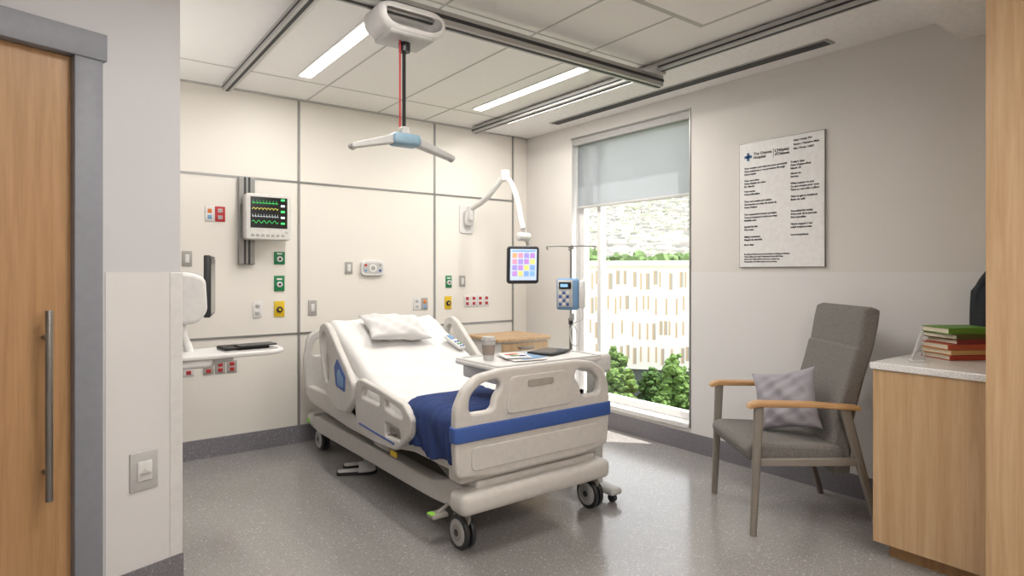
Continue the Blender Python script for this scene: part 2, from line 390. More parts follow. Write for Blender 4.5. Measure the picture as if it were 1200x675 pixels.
# ---------------------------------------------------------------- headwall devices
def outlet(name,x0,x1,z0,z1,pm,kind):
    g=group(name,((x0+x1)/2,BY,(z0+z1)/2),world=True)
    sbox('cover_plate',(x0,BY-.008,z0),(x1,BY,z1),pm,g,.003)
    cx=(x0+x1)/2; cz=(z0+z1)/2; h=z1-z0
    if kind=='duplex_red' or kind=='duplex':
        for dz in (-.22,.22):
            sbox('receptacle_%d'%(dz*100),(cx-.016,BY-.011,cz+dz*h-.014),(cx+.016,BY-.007,cz+dz*h+.014),M_red if kind=='duplex_red' else M_greyl,g,.003)
            for dx in (-.006,.006): box('slot_%d_%d'%(dz*100,dx*1000),(cx+dx-.0015,BY-.0116,cz+dz*h-.005),(cx+dx+.0015,BY-.0105,cz+dz*h+.006),M_dark,g)
    elif kind=='gas':
        cyl('gas_ring',(cx,BY-.02,cz-.008),(cx,BY-.006,cz-.008),.022,M_plw,g,bev=.002)
        cyl('gas_port',(cx,BY-.023,cz-.008),(cx,BY-.019,cz-.008),.010,M_dark,g)
        box('gas_label',(cx-.02,BY-.0095,cz+.028),(cx+.02,BY-.0075,cz+.04),M_plw,g)
    elif kind=='gasdark':
        cyl('gas_ring',(cx,BY-.02,cz-.004),(cx,BY-.006,cz-.004),.024,M_dark,g,bev=.002)
        cyl('gas_port',(cx,BY-.023,cz-.004),(cx,BY-.019,cz-.004),.010,M_yel,g)
    elif kind=='data':
        for k in range(2):
            sbox('jack_%d'%k,(cx-.014,BY-.011,cz-.04+k*.045),(cx+.014,BY-.007,cz-.01+k*.045),M_org if k else M_ltblue,g,.002)
    elif kind=='switch':
        sbox('rocker',(cx-.014,BY-.013,cz-.03),(cx+.014,BY-.007,cz+.03),M_plw,g,.003)
    return g
outlet('data_outlet',.862,.924,1.735,1.847,M_plw,'data')
outlet('wall_outlet',.930,.998,1.735,1.847,M_red,'duplex')
outlet('medical_gas_outlet',1.35,1.432,1.421,1.52,M_green,'gas')
outlet('medical_gas_outlet',1.35,1.430,1.212,1.333,M_green,'gas')
outlet('vacuum_outlet',1.35,1.430,1.01,1.134,M_yel,'gasdark')
outlet('wall_outlet',1.192,1.261,1.011,1.132,M_plw,'duplex')
outlet('light_switch',.712,.778,1.403,1.513,M_greyp,'switch')
outlet('blank_wall_plate',1.922,1.989,1.346,1.446,M_greyp,'switch')
outlet('light_switch',1.616,1.685,1.013,1.133,M_greyp,'switch')
outlet('medical_gas_outlet',2.895,2.96,1.216,1.328,M_green,'gas')
outlet('blank_wall_plate',3.044,3.111,1.222,1.328,M_greyp,'switch')
outlet('wall_outlet',2.558,2.628,1.02,1.128,M_plw,'duplex')
outlet('data_outlet',2.640,2.705,1.02,1.128,M_greyp,'data')
outlet('vacuum_outlet',2.885,2.958,1.016,1.136,M_yel,'gasdark')
for i in range(4):
    x=3.10+i*.074; outlet('wall_outlet',x,x+.066,1.03,1.14,M_plw,'duplex_red')
for i in range(3):
    x=.85+i*.08; outlet('wall_outlet',x,x+.07,.61,.70,M_greyp,'duplex_red')
outlet('wall_outlet',.72,.79,.61,.70,M_plw,'duplex_red')
g=group('nurse_call_station',(2.16,BY,1.4),world=True)
plate('call_body',[[(2.057,1.345),(2.057,1.45),(2.10,1.462),(2.22,1.462),(2.265,1.45),(2.265,1.345),(2.23,1.33),(2.09,1.33)]],.03,PY(BY-.015),M_plw,g,.006,.03)
plate('call_face',[[(2.07,1.35),(2.07,1.44),(2.25,1.44),(2.25,1.35)]],.004,PY(BY-.030),M_greyl,g,.001,.03)
cyl('speaker_grille',(2.16,BY-.036,1.395),(2.16,BY-.028,1.395),.035,M_plw,g)
cyl('speaker_centre',(2.16,BY-.038,1.395),(2.16,BY-.034,1.395),.018,M_greyp,g)
for k,(x,z,mm) in enumerate([(2.095,1.42,M_red),(2.095,1.375,M_ltblue),(2.225,1.42,M_greyp),(2.225,1.375,M_blue)]): cyl('button_%d'%k,(x,BY-.036,z),(x,BY-.029,z),.011,mm,g)
# patient monitor
g=group('patient_monitor',(1.27,4.8,1.77),world=True)
box('mount_rail',(1.085,BY-.045,1.42),(1.20,BY-.006,2.075),M_strip,g,.004)
box('rail_channel',(1.12,BY-.048,1.42),(1.135,BY-.044,2.075),M_dark,g)
box('rail_channel_b',(1.15,BY-.048,1.42),(1.165,BY-.044,2.075),M_dark,g)
box('mount_arm',(1.15,4.80,1.70),(1.23,BY-.04,1.82),M_greyl,g,.01)
M_bz=mat('monitor_bezel','#c9c6c2',.45); M_scr=mat('screen_black','#0c1216',.15,emit=.2)
plate('monitor_case',[[(1.10,1.60),(1.10,1.945),(1.43,1.945),(1.43,1.60)]],.09,PY(4.765),M_bz,g,.012,.03)
box('monitor_screen',(1.135,4.7175,1.69),(1.40,4.721,1.92),M_scr,g)
wc=[emis('trace_green','#3fe06a',.9),emis('trace_yellow','#e8e25a',.9),emis('trace_white','#dfe7ea',.8),emis('trace_red','#e0604f',.9)]
def wave(name,z,amp,fn,m):
    pts=[(1.145+i*.0018,4.7165,z+amp*fn(i)) for i in range(105)]
    tube(name,pts,.0010,m,g,smooth=False)
wave('trace_ecg',1.875,.022,lambda i:(1 if i%13==6 else (-.4 if i%13==7 else .1*math.sin(i*.9))),wc[0])
wave('trace_pleth',1.825,.014,lambda i:abs(math.sin(i*.22)),wc[1])
wave('trace_ecg_b',1.775,.018,lambda i:(1 if i%11==3 else (-.5 if i%11==4 else 0)),wc[2])
wave('trace_resp',1.735,.010,lambda i:math.sin(i*.3),wc[0])
for k in range(5): box('numeric_%d'%k,(1.352,4.716,1.897-k*.044),(1.380,4.718,1.911-k*.044),wc[(k*2)%4],g)
for k in range(7): sbox('key_%d'%k,(1.14+k*.036,4.717,1.625),(1.163+k*.036,4.721,1.645),M_greyp,g,.002)
sbox('monitor_button',(1.385,4.716,1.655),(1.405,4.721,1.672),M_greyl,g,.002)

# ---------------------------------------------------------------- computer workstation at left
g=group('wall_computer_workstation',(.6,3.4,1.1),world=True)
plate('housing',[[(.38,1.10),(.38,1.36),(.53,1.36),(.60,1.33),(.61,1.16),(.56,1.10)]],.14,PY(3.44),M_plw,g,.02,.03)
sbox('mount_bracket',(.10,3.40,1.14),(.44,3.52,1.32),M_plw,g,.02)
mo=sbox('monitor_panel',(-.19,-.016,1.12),(.19,.016,1.45),M_dark,g,.006)
mo.location=(.675,3.70,1.285); mo.rotation_euler=(0,0,R(76))
ms=box('monitor_glass',(-.18,-.002,1.14),(.18,.002,1.44),M_scr,g); ms.location=(.6915,3.696,1.285); ms.rotation_euler=(0,0,R(76))
cyl('monitor_neck',(.50,3.50,1.25),(.66,3.68,1.25),.02,M_plw,g)
tr=rnd([(.42,3.18),(.42,3.50),(.88,3.52),(.96,3.44),(.96,3.27),(.88,3.19)],.06)
plate('tray_top',[tr],.022,PZ(.952),M_plw,g,.008,.003)
plate('tray_inlay',[[(.66,3.23),(.66,3.47),(.92,3.45),(.93,3.26)]],.004,PZ(.965),M_greyl,g,.001,.03)
sbox('tray_bin',(.44,3.20,.90),(.60,3.36,.945),M_plw,g,.015)
tube('tray_arm',[(.50,3.45,1.12),(.52,3.42,1.0),(.56,3.38,.92),(.72,3.34,.925)],.02,M_plw,g)
cyl('tray_knuckle',(.56,3.36,.89),(.56,3.36,.945),.035,M_plw,g,bev=.006)
g=group('tablet_computer',(.77,3.35,.975),R(6))
plate('tablet_body',[[(-.11,-.075),(-.11,.075),(.11,.075),(.11,-.075)]],.014,PZ(.0),M_black,g,.003,.015)
plate('keyboard_flap',[[(-.05,-.10),(-.05,.0),(.14,.0),(.14,-.10)]],.008,PZ(.011),M_dark,g,.002,.012)

# ---------------------------------------------------------------- bedside TV arm
g=group('bedside_television_arm',(3.1,4.4,1.8),world=True)
plate('wall_plate',[[(3.044,1.73),(3.044,2.0),(3.205,2.0),(3.205,1.73)]],.012,PY(BY-.006),M_plw,g,.003,.03)
sbox('wall_bracket',(3.085,BY-.07,1.80),(3.165,BY-.01,1.94),M_plw,g,.015)
cyl('swivel',(3.125,BY-.08,1.85),(3.125,BY-.08,1.98),.032,M_plw,g,bev=.006)
tube('lower_arm',[(3.125,4.81,1.955),(3.15,4.62,2.03),(3.19,4.40,2.20)],.026,M_plw,g)
cyl('elbow',(3.195,4.36,2.17),(3.195,4.36,2.27),.038,M_plw,g,bev=.01)
tube('upper_arm',[(3.195,4.36,2.22),(3.19,4.25,2.12),(3.11,3.99,1.72)],.024,M_plw,g)
tube('upper_arm_b',[(3.215,4.36,2.20),(3.215,4.23,2.06),(3.13,3.99,1.68)],.012,M_plw,g)
cyl('wrist_joint',(3.05,3.985,1.655),(3.17,3.985,1.655),.034,M_plw,g,bev=.01)
tube('wrist_link',[(3.11,3.985,1.65),(3.17,4.0,1.60),(3.13,4.0,1.50)],.018,M_plw,g)
sc=Matrix.Translation((3.085,3.965,1.42))@Matrix.Rotation(R(-24),4,'Z')@Matrix.Rotation(R(4),4,'X')
def scr(name,x0,x1,z0,z1,y0,y1,m,rad=.01,bev=.002):
    return plate(name,[[(x0,z0),(x0,z1),(x1,z1),(x1,z0)]],abs(y1-y0),sc@PY((y0+y1)/2),m,g,bev,rad)
scr('tv_case',-.135,.135,-.155,.155,-.02,.02,M_dark,.03,.008)
scr('tv_bezel',-.122,.122,-.142,.142,-.024,-.018,M_dark,.02)
M_pas=[emis('pastel_%d'%i,c,.4) for i,c in enumerate(['#c08fd6','#8fc0ee','#f0a0b8','#f0dc80','#a6dc98','#a898e0','#88b0e8','#f0b080'])]
scr('tv_screen',-.112,.112,-.125,.132,-.027,-.023,emis('tv_screen_base','#c6d6f0',.45),.005,.001)
k=0
for i in range(4):
    for j in range(4):
        x=-.095+i*.050; z=-.09+j*.050
        scr('tile_%d'%k,x,x+.040,z,z+.040,-.030,-.026,M_pas[(i*3+j*5)%8],.006,.001); k+=1
scr('tv_status_bar',-.10,.10,.112,.124,-.030,-.026,M_pas[6],.003,.001)

# ---------------------------------------------------------------- hospital bed
g=group('hospital_bed',(1.95,3.5,0),world=True)
def caster(nm,x,y,side):
    for s in (-1,1):
        cyl('%s_tyre_%d'%(nm,s),(x+s*.018-.012,y,.083),(x+s*.018+.012,y,.083),.083,M_dark,g,seg=36,bev=.006)
        cyl('%s_disc_%d'%(nm,s),(x+s*.030-.004,y,.083),(x+s*.030+.004,y,.083),.064,M_greyl,g,seg=36,bev=.002)
        cyl('%s_ring_%d'%(nm,s),(x+s*.034-.003,y,.083),(x+s*.034+.003,y,.083),.040,M_greyp,g,seg=30,bev=.001)
        cyl('%s_cap_%d'%(nm,s),(x+s*.036-.003,y,.083),(x+s*.036+.003,y,.083),.018,M_dark,g,seg=20)
    plate(nm+'_fork',[[(y-.075,.16),(y-.05,.20),(y+.05,.20),(y+.085,.14),(y+.02,.08),(y-.02,.08)]],.012,PX(x),M_bed2,g,.003,.02)
    cyl(nm+'_stem',(x,y,.16),(x,y,.25),.025,M_greyp,g)
caster('caster_fl',1.60,2.54,-1); caster('caster_fr',2.47,2.54,1); caster('caster_hl',1.63,4.60,-1); caster('caster_hr',2.40,4.60,1)
for nm,x in (('left',1.615),('right',2.40)):
    plate('base_rail_'+nm,[[(2.42,.20),(2.42,.32),(2.62,.32),(2.80,.27),(4.50,.27),(4.68,.26),(4.70,.17),(4.50,.15),(2.8,.17)]],.09,PX(x),M_bed,g,.012,.03)
sbox('base_foot_beam',(1.49,2.36,.22),(2.46,2.50,.325),M_bed,g,.035,seg=4)
sbox('base_foot_deck',(1.60,2.42,.30),(2.40,2.66,.36),M_bed,g,.02,seg=3)
sbox('base_head_beam',(1.55,4.60,.18),(2.45,4.72,.28),M_bed,g,.03,seg=3)
sbox('base_cover',(1.66,2.6,.16),(2.36,4.5,.24),M_bed2,g,.02)
for y in (3.0,4.15):
    sbox('lift_column_%d'%(y*10),(1.80,y-.12,.22),(2.20,y+.12,.45),M_bed2,g,.02)
for s,x in ((0,1.70),(1,2.30)):
    tube('lift_strut_%d'%s,[(x,2.75,.25),(x,3.25,.42)],.022,M_greyp,g,smooth=False)
for nm,x in (('left',1.545),('right',2.415)):
    plate('deck_rail_'+nm,[[(2.42,.40),(2.42,.50),(4.62,.50),(4.66,.43),(4.55,.38),(3.8,.34),(3.3,.34),(2.9,.40)]],.05,PX(x),M_bed,g,.012,.03)
sbox('deck_panel',(1.56,2.44,.43),(2.40,4.64,.49),M_bed2,g,.02)
sbox('foot_cross',(1.50,2.41,.36),(2.42,2.52,.50),M_bed,g,.02)
plate('backrest_deck',[[(3.45,.47),(4.30,.86),(4.28,.90),(3.43,.51)]],.82,PX(1.98),M_bed2,g,.008,.01)
plate('backrest_side_l',[[(3.50,.44),(3.66,.66),(4.28,.93),(4.34,.86),(4.10,.62),(3.75,.44)]],.03,PX(1.535),M_bed,g,.008,.04)
prof=[(2.44,.635),(2.7,.64),(3.0,.642),(3.3,.642),(3.42,.652),(3.54,.69),(3.75,.785),(4.0,.91),(4.18,.995),(4.26,1.018)]
def interp(y):
    for (a,za),(b,zb) in zip(prof,prof[1:]):
        if y<=b: return za+(zb-za)*max(0,(y-a))/(b-a)
    return prof[-1][1]
rings=[]
ys=[2.435+i*(4.29-2.435)/90 for i in range(91)]
X0,X1=1.555,2.405
for i,y in enumerate(ys):
    zt=interp(y); th=.145; r=.04
    sl=(interp(y+.03)-interp(y-.03))/.06; nx=-sl/math.hypot(1,sl); nz=1/math.hypot(1,sl)
    ring=[]
    inset=.02 if i in (0,90) else 0
    nn_=40
    for k in range(nn_+1):
        t=k/nn_; x=X0+inset+(X1-X0-2*inset)*t
        d=min(x-X0,X1-x); dz=0 if d>r else (r-math.sqrt(max(0,r*r-(r-d)**2)))
        wr=.004*math.sin(x*9+y*5)+.004*math.sin(x*23-y*14)+.004*math.sin(y*31+x*7+2*math.sin(x*6))
        wr+=.006*math.exp(-((x-1.75-(y-2.9)*.35)/.03)**2)*(1 if 2.9<y<3.5 else 0)+.006*math.exp(-((y-3.52+.15*(x-1.9))/.03)**2)+.005*math.exp(-((y-3.44-.1*(x-1.9))/.02)**2)
        dd=-(dz+inset)+wr
        ring.append((x,y+nx*dd,zt+nz*dd))
    for k in range(nn_+1):
        t=1-k/nn_; x=X0+inset+(X1-X0-2*inset)*t
        dd=-th+inset
        ring.append((x,y+nx*dd,zt+nz*dd))
    rings.append(ring)
loft('mattress',rings,M_sheet,g)
fb=[(1.465,.41),(1.455,.55),(1.457,.73),(1.50,.815),(1.58,.875),(1.72,.893),(2.20,.893),(2.34,.875),(2.42,.82),(2.455,.73),(2.455,.55),(2.44,.41),(2.25,.385),(1.66,.385)]
h1=[(1.53,.70),(1.535,.78),(1.60,.835),(1.70,.845),(1.715,.80),(1.68,.76),(1.67,.70)]
h2=[(3.912-a,b) for a,b in h1]
plate('footboard',[fb,h1,h2],.05,PY(2.395),M_bed,g,.014,.03)
plate('footboard_panel',[[(1.74,.67),(1.76,.85),(2.15,.85),(2.17,.67)]],.012,PY(2.368),M_bed,g,.004,.04)
plate('grip_slot',[[(1.87,.79),(1.87,.825),(2.04,.825),(2.04,.79)]],.006,PY(2.362),M_bed2,g,.002,.015)
plate('lower_panel',[[(1.54,.43),(1.54,.54),(2.37,.54),(2.37,.43)]],.010,PY(2.369),M_bed,g,.004,.03)
plate('footboard_blue_band',[[(1.446,2.358),(1.446,2.43),(2.466,2.43),(2.466,2.358)]],.072,PZ(.608),M_blue,g,.006,.03)
hb=[(1.52,.44),(1.50,.70),(1.53,.87),(1.62,.93),(2.32,.93),(2.41,.87),(2.44,.70),(2.42,.44)]
hh=[(1.56,.72),(1.58,.83),(1.65,.87),(1.74,.87),(1.74,.80),(1.66,.76),(1.64,.72)]
plate('headboard',[hb,hh,[(3.94-a,b) for a,b in hh]],.05,PY(4.66),M_bed,g,.014,.04)
def footrail(nm,X):
    plate(nm,[[(2.83,.50),(2.80,.60),(2.90,.665),(3.20,.70),(3.47,.72),(3.535,.69),(3.54,.50),(3.50,.42),(3.30,.38),(2.98,.40)],
        [(2.90,.585),(2.93,.625),(3.13,.655),(3.13,.60),(3.0,.585)],[(3.19,.605),(3.19,.66),(3.42,.675),(3.45,.61)],
        [(2.93,.46),(2.93,.52),(3.12,.53),(3.12,.45)]],.04,PX(X),M_bed,g,.010,.025)
    plate(nm+'_blue_line',[[(3.0,.425),(3.0,.437),(3.48,.455),(3.48,.443)]],.044,PX(X),M_blue,g,.002,.003)
    sbox(nm+'_hinge',(X-.01 if X<2 else X-.04,3.1,.36),(X+.05 if X<2 else X+.01,3.3,.46),M_bed2,g,.01)
footrail('foot_rail_left',1.475); footrail('foot_rail_right',2.475)
def headrail(nm,X,s):
    a=[(3.60,.55),(3.585,.66),(3.66,.735),(3.83,.86),(4.00,.99),(4.08,1.02),(4.17,.99),(4.19,.90),(4.15,.78),(4.12,.62),(4.02,.52),(3.85,.46),(3.68,.47)]
    h=[(4.02,.90),(4.06,.955),(4.12,.95),(4.14,.88),(4.10,.74),(4.05,.62),(3.99,.62),(3.97,.78)]
    plate(nm,[a,h],.042,PX(X),M_bed,g,.011,.03)
    plate(nm+'_control_panel',[[(3.70,.60),(3.69,.70),(3.83,.80),(3.88,.74),(3.85,.62)]],.006,PX(X+s*.022),M_blue,g,.002,.015)
    plate(nm+'_control_keys',[[(3.72,.625),(3.72,.68),(3.80,.735),(3.83,.70),(3.81,.63)]],.004,PX(X+s*.0255),M_ltblue,g,.001,.01)
headrail('head_rail_left',1.475,-1); headrail('head_rail_right',2.475,1)
for nm,x in (('l',1.50),('r',2.55)):
    sbox('pedal_'+nm,(x-.04,2.585,.150),(x+.05,2.655,.172),M_bed2,g,.008)
    sbox('pedal_tip_'+nm,(x-.045,2.60,.168),(x-.015,2.64,.178),M_lime,g,.004)
    tube('pedal_arm_'+nm,[(x,2.62,.165),(1.6 if x<2 else 2.44,2.64,.20)],.010,M_bed2,g,smooth=False)
sbox('pedal_head',(1.54,4.66,.20),(1.60,4.70,.235),M_lime,g,.008)
sbox('label_tag',(1.478,3.02,.345),(1.482,3.10,.375),M_yel,g)
g=group('bed_remote_handset',(2.32,3.80,.84),R(20))
mt=Matrix.Rotation(R(28),4,'X')
plate('remote_body',[[(-.035,-.09),(-.035,.09),(.035,.09),(.035,-.09)]],.022,mt@PZ(.012),M_plw,g,.006,.025)
plate('remote_display',[[(-.024,.02),(-.024,.075),(.024,.075),(.024,.02)]],.004,mt@PZ(.024),M_ltblue,g,.001,.006)
for i in range(3):
    for j in range(2): cyl('remote_key_%d%d'%(i,j),mt@Vector((-.014+j*.028,-.07+i*.028,.02)),mt@Vector((-.014+j*.028,-.07+i*.028,.027)),.009,M_green if i%2 else M_blue,g,seg=12)
mtx=Matrix.Translation((1.94,3.985,.968))@Matrix.Rotation(R(25.5),4,'X')@Matrix.Rotation(R(-6),4,'Z')
pillow('bed_pillow',.46,.33,.11,M_pillow,None,mtx,3,.12)
def blanket():
    vs=[];fs=[];nu=50;nv=34
    def prf(s):
        if s<.21: return (1.535-.02*math.sin(s*9),.44+s)
        if s<.26:
            a=(s-.21)/.05*math.pi/2; return (1.535+.03*(1-math.cos(a)),.65+.008*math.sin(a))
        return (1.565+(s-.26),.663)
    for j in range(nv+1):
        for i in range(nu+1):
            s=i/nu*.70; t=j/nv
            x,z=prf(s)
            y=2.455+t*.44+ (s/.66)*.10*t+.02*math.sin(s*8)*t
            w=.008*math.sin(t*17+s*6)+.005*math.sin(t*31-s*14)
            if s<.23: x-=abs(w)*2.2*(1-s/.3)+.004; z+=.015*math.sin(t*9)*(1-s/.23)
            else: z+=abs(w)*.8+.002
            vs.append((x,y,z))
    for j in range(nv):
        for i in range(nu):
            a=j*(nu+1)+i; fs.append((a,a+1,a+nu+2,a+nu+1))
    me=bpy.data.meshes.new('blanket'); me.from_pydata(vs,[],fs)
    o=bpy.data.objects.new('folded_blanket',me); link(o,None,M_navy,True)
    md=o.modifiers.new('s','SOLIDIFY'); md.thickness=.018; md.offset=1
    return o
blanket()
def slipper(name,loc,rz):
    g=group(name,loc,rz)
    out=[(-.13,-.035),(-.14,.0),(-.13,.035),(-.02,.036),(.07,.05),(.125,.03),(.135,0),(.125,-.03),(.07,-.048),(-.02,-.036)]
    plate('sole',[out],.022,PZ(.011),M_black,g,.004,.02)
    plate('insole',[[(x*.93,y*.88) for x,y in out]],.006,PZ(.025),M_plw,g,.002,.02)
    rings=[]
    for i in range(9):
        x=.01+i*.0135; hh=.055*math.sqrt(max(0,1-((i-1)/8.2)**2)); w=.047*math.sqrt(max(.05,1-(i/8.6)**4))
        rings.append([(x,w*math.cos(a),.02+hh*math.sin(a)) for a in [math.pi*k/12 for k in range(13)]])
    o=loft('strap',rings,M_plw,g,close=False,cap=False); md=o.modifiers.new('s','SOLIDIFY'); md.thickness=.005
slipper('slipper',(1.62,3.90,0),R(-25)); slipper('slipper',(1.71,4.02,0),R(-18))

# ---------------------------------------------------------------- overbed table
g=group('overbed_table',(2.15,2.7,0),world=True)
TT=.88
plate('table_top',[[(1.76,2.47),(1.76,2.90),(2.52,2.90),(2.52,2.47)]],.026,PZ(TT-.013),M_plw,g,.008,.05)
plate('table_rim',[[(1.765,2.475),(1.765,2.895),(2.515,2.895),(2.515,2.475)],[(1.79,2.50),(1.79,2.87),(2.49,2.87),(2.49,2.50)]],.008,PZ(TT+.001),M_greyl,g,.002,.04)
sbox('drawer',(1.80,2.50,TT-.10),(2.10,2.86,TT-.028),M_plw,g,.012)
sbox('support_arm',(2.10,2.62,TT-.07),(2.66,2.74,TT-.027),M_greyl,g,.012)
sbox('column_head',(2.56,2.58,TT-.13),(2.70,2.78,TT-.01),M_plw,g,.03,seg=4)
box('column_outer',(2.60,2.63,.06),(2.67,2.73,.55),M_greyl,g,.008)
box('column_inner',(2.61,2.645,.5),(2.66,2.715,TT-.08),M_alu,g,.006)
sbox('base_bar',(2.59,2.36+.12,.045),(2.68,3.05,.085),M_greyl,g,.015)
for i,y in enumerate((2.52,3.0)):
    cyl('table_wheel_%d'%i,(2.62,y,.024),(2.65,y,.024),.024,M_dark,g)
g=group('disposable_coffee_cup',(1.88,2.72,TT+.001))
M_cup=mat('cup_paper','#8f8279',.7)
cyl('cup_body',(0,0,0),(0,0,.11),.028,M_greyl,g,r2=.038,seg=32)
cyl('cup_sleeve',(0,0,.03),(0,0,.085),.0322,M_cup,g,r2=.0372,seg=32)
cyl('cup_lid_rim',(0,0,.108),(0,0,.116),.041,M_greyl,g,seg=32,bev=.002)
cyl('cup_lid_top',(0,0,.116),(0,0,.128),.036,M_greyl,g,r2=.033,seg=32,bev=.002)
g=group('magazine_pile',(2.07,2.68,TT+.005),R(-12))
for i,(m_,w,h,dx,dy,r_) in enumerate([(M_plw,.20,.27,0,0,0),(M_ltblue,.16,.22,.02,.01,14),(M_plw,.15,.21,-.03,.02,-10)]):
    o=box('magazine_%d'%i,(-w/2,-h/2,i*.004),(w/2,h/2,i*.004+.003),m_,g); o.location.x+=dx;o.location.y+=dy;o.rotation_euler=(0,0,R(r_))
for k,(m_,x,y) in enumerate([(M_red,-.05,.05),(M_org,-.01,.06),(M_green,-.04,.0),(M_navy,.0,-.02)]): box('photo_%d'%k,(x-.02,y-.02,.0115),(x+.02,y+.02,.0125),m_,g)
g=group('tablet_computer',(2.33,2.74,TT+.012),R(20))
plate('tablet_body',[[(-.12,-.085),(-.12,.085),(.12,.085),(.12,-.085)]],.010,PZ(0),M_dark,g,.003,.015)
plate('tablet_glass',[[(-.11,-.075),(-.11,.075),(.11,.075),(.11,-.075)]],.002,PZ(.0055),M_scr,g,.0005,.008)

# ---------------------------------------------------------------- nightstand
g=group('bedside_cabinet',(3.22,4.35,0),world=True)
plate('cabinet_top',[[(2.94,4.09),(2.94,4.62),(3.52,4.62),(3.52,4.09)]],.03,PZ(.785),M_wood,g,.006,.05)
box('cabinet_body',(2.97,4.12,.08),(3.49,4.60,.77),M_plw,g,.004)
for i,(a,b) in enumerate(((.60,.755),(.42,.585),(.10,.405))):
    box('drawer_front_%d'%i,(2.98,4.108,a),(3.48,4.122,b),M_wood,g,.003)
    sbox('drawer_pull_%d'%i,(3.15,4.085,b-.05),(3.31,4.11,b-.035),M_steel,g,.004)
for i,(x,y) in enumerate(((3.0,4.15),(3.46,4.15),(3.0,4.57),(3.46,4.57))):
    cyl('cabinet_wheel_%d'%i,(x-.012,y,.03),(x+.012,y,.03),.03,M_dark,g)
    cyl('cabinet_stem_%d'%i,(x,y,.04),(x,y,.09),.012,M_greyp,g)

# ---------------------------------------------------------------- IV pole with pump
IV=Vector((3.40,3.72,0)); g=group('iv_pole',IV,R(-36.87))
cyl('pole_lower',(0,0,.10),(0,0,.95),.014,M_steel,g)
cyl('pole_upper',(0,0,.9),(0,0,1.57),.009,M_steel,g)
cyl('pole_collar',(0,0,.93),(0,0,.98),.02,M_dark,g)
tube('hook_bar',[(-.19,0,1.545),(-.20,0,1.57),(-.17,0,1.575),(0,0,1.575),(.17,0,1.575),(.20,0,1.57),(.19,0,1.545)],.006,M_steel,g)
tube('hook_bar_cross',[(0,-.15,1.545),(0,-.16,1.57),(0,-.12,1.575),(0,0,1.575),(0,.12,1.575),(0,.16,1.57),(0,.15,1.545)],.006,M_steel,g)
for k in range(5):
    a=2*math.pi*k/5+.3; x,y=.27*math.cos(a),.27*math.sin(a)
    tube('base_leg_%d'%k,[(0,0,.12),(x*.5,y*.5,.105),(x,y,.075)],.014,M_steel,g)
    cyl('wheel_%d'%k,(x-.012*math.sin(a),y+.012*math.cos(a),.033),(x+.012*math.sin(a),y-.012*math.cos(a),.033),.033,M_dark,g)
    cyl('wheel_stem_%d'%k,(x,y,.05),(x,y,.085),.010,M_steel,g)
cyl('base_hub',(0,0,.09),(0,0,.15),.035,M_steel,g)
g=group('infusion_pump',IV+Vector((0,0,1.18)),R(-36.87-12))
sbox('pump_body',(-.105,-.13,-.125),(.075,-.02,.13),M_ltblue,g,.02,seg=3)
sbox('pump_face',(-.095,-.138,-.10),(.03,-.128,.115),M_greyl,g,.004)
sbox('pump_display',(-.082,-.142,.045),(.018,-.137,.10),M_scr,g,.002)
box('pump_readout',(-.07,-.1435,.06),(-.01,-.1415,.085),M_pas[1],g)
for i in range(3):
    for j in range(4): sbox('pump_key_%d%d'%(i,j),(-.082+i*.03,-.142,-.09+j*.031),(-.060+i*.03,-.137,-.068+j*.031),M_plw if (i+j)%2 else M_blue,g,.002)
sbox('pump_channel',(.075,-.12,-.11),(.125,-.03,.115),M_plw,g,.012)
sbox('pump_clamp',(-.02,-.03,-.03),(.03,.02,.03),M_dark,g,.006)
tube('iv_line',[(.10,-.075,-.11),(.10,-.08,-.20),(.03,-.07,-.24),(.0,-.06,-.33),(.05,-.06,-.42),(.07,-.05,-.34),(.03,-.05,-.25)],.005,M_plw,g)
sbox('pump_cord_loop',(-.01,-.03,-.22),(.03,.0,-.16),M_greyl,g,.008)

# ---------------------------------------------------------------- poster
g=group('wall_information_board',(RX,2.156,1.83),world=True)
M_pw=mat('poster_white','#e4e3e2',.35); M_ink=mat('ink','#15181d',.6); M_logo=mat('logo_blue','#2a5f8f',.6)
box('board_edge',(RX-.012,1.858,1.392),(RX,2.455,2.258),M_steel,g)
box('board_face',(RX-.015,1.863,1.397),(RX-.011,2.450,2.253),M_pw,g)
def PT(y,z): return Matrix(((0,0,-1,RX-.0158),(-1,0,0,y),(0,1,0,z),(0,0,0,1)))
text('board_title_en','The Ottawa\nHospital',.027,PT(2.345,2.165),M_ink,g,.9)
text('board_title_fr',"L'Hôpital\nd'Ottawa",.027,PT(2.19,2.165),M_ink,g,.9)
box('title_rule',(RX-.0165,2.199,2.13),(RX-.015,2.201,2.19),M_ink,g)
for k,(y,z,a,b) in enumerate([(2.385,2.16,.009,.027),(2.385,2.16,.027,.009)]): box('logo_cross_%d'%k,(RX-.017,y-a,z-b),(RX-.015,y+a,z+b),M_logo,g)
text('board_unit','Unit / Unité: 7W\nRoom / Chambre: Main\nExt. / Poste: 14601',.0175,PT(2.06,2.215),M_ink,g,1.55)
L1=['Your comfort and calm are your provincial\nVotre patiences, a vos provinces through\nNotre santé','Your care team\nVotre équipe de soins\nDr. Martin','Your nurse\nVotre infirmière','Your care needs and wishes\nVos besoins en soins de santé de\nVotre Patient','You requested in-home prompts\nVous promessez le mère au coup\nBedside care','Special fax list\nNos soins','Safety reminders\nRappel de sécurité','Be in date']
zs=[2.075,1.99,1.915,1.845,1.755,1.67,1.60,1.545]
for i,(t_,z) in enumerate(zip(L1,zs)): text('board_text_l%d'%i,t_,.0178,PT(2.415,z),M_ink,g,1.15)
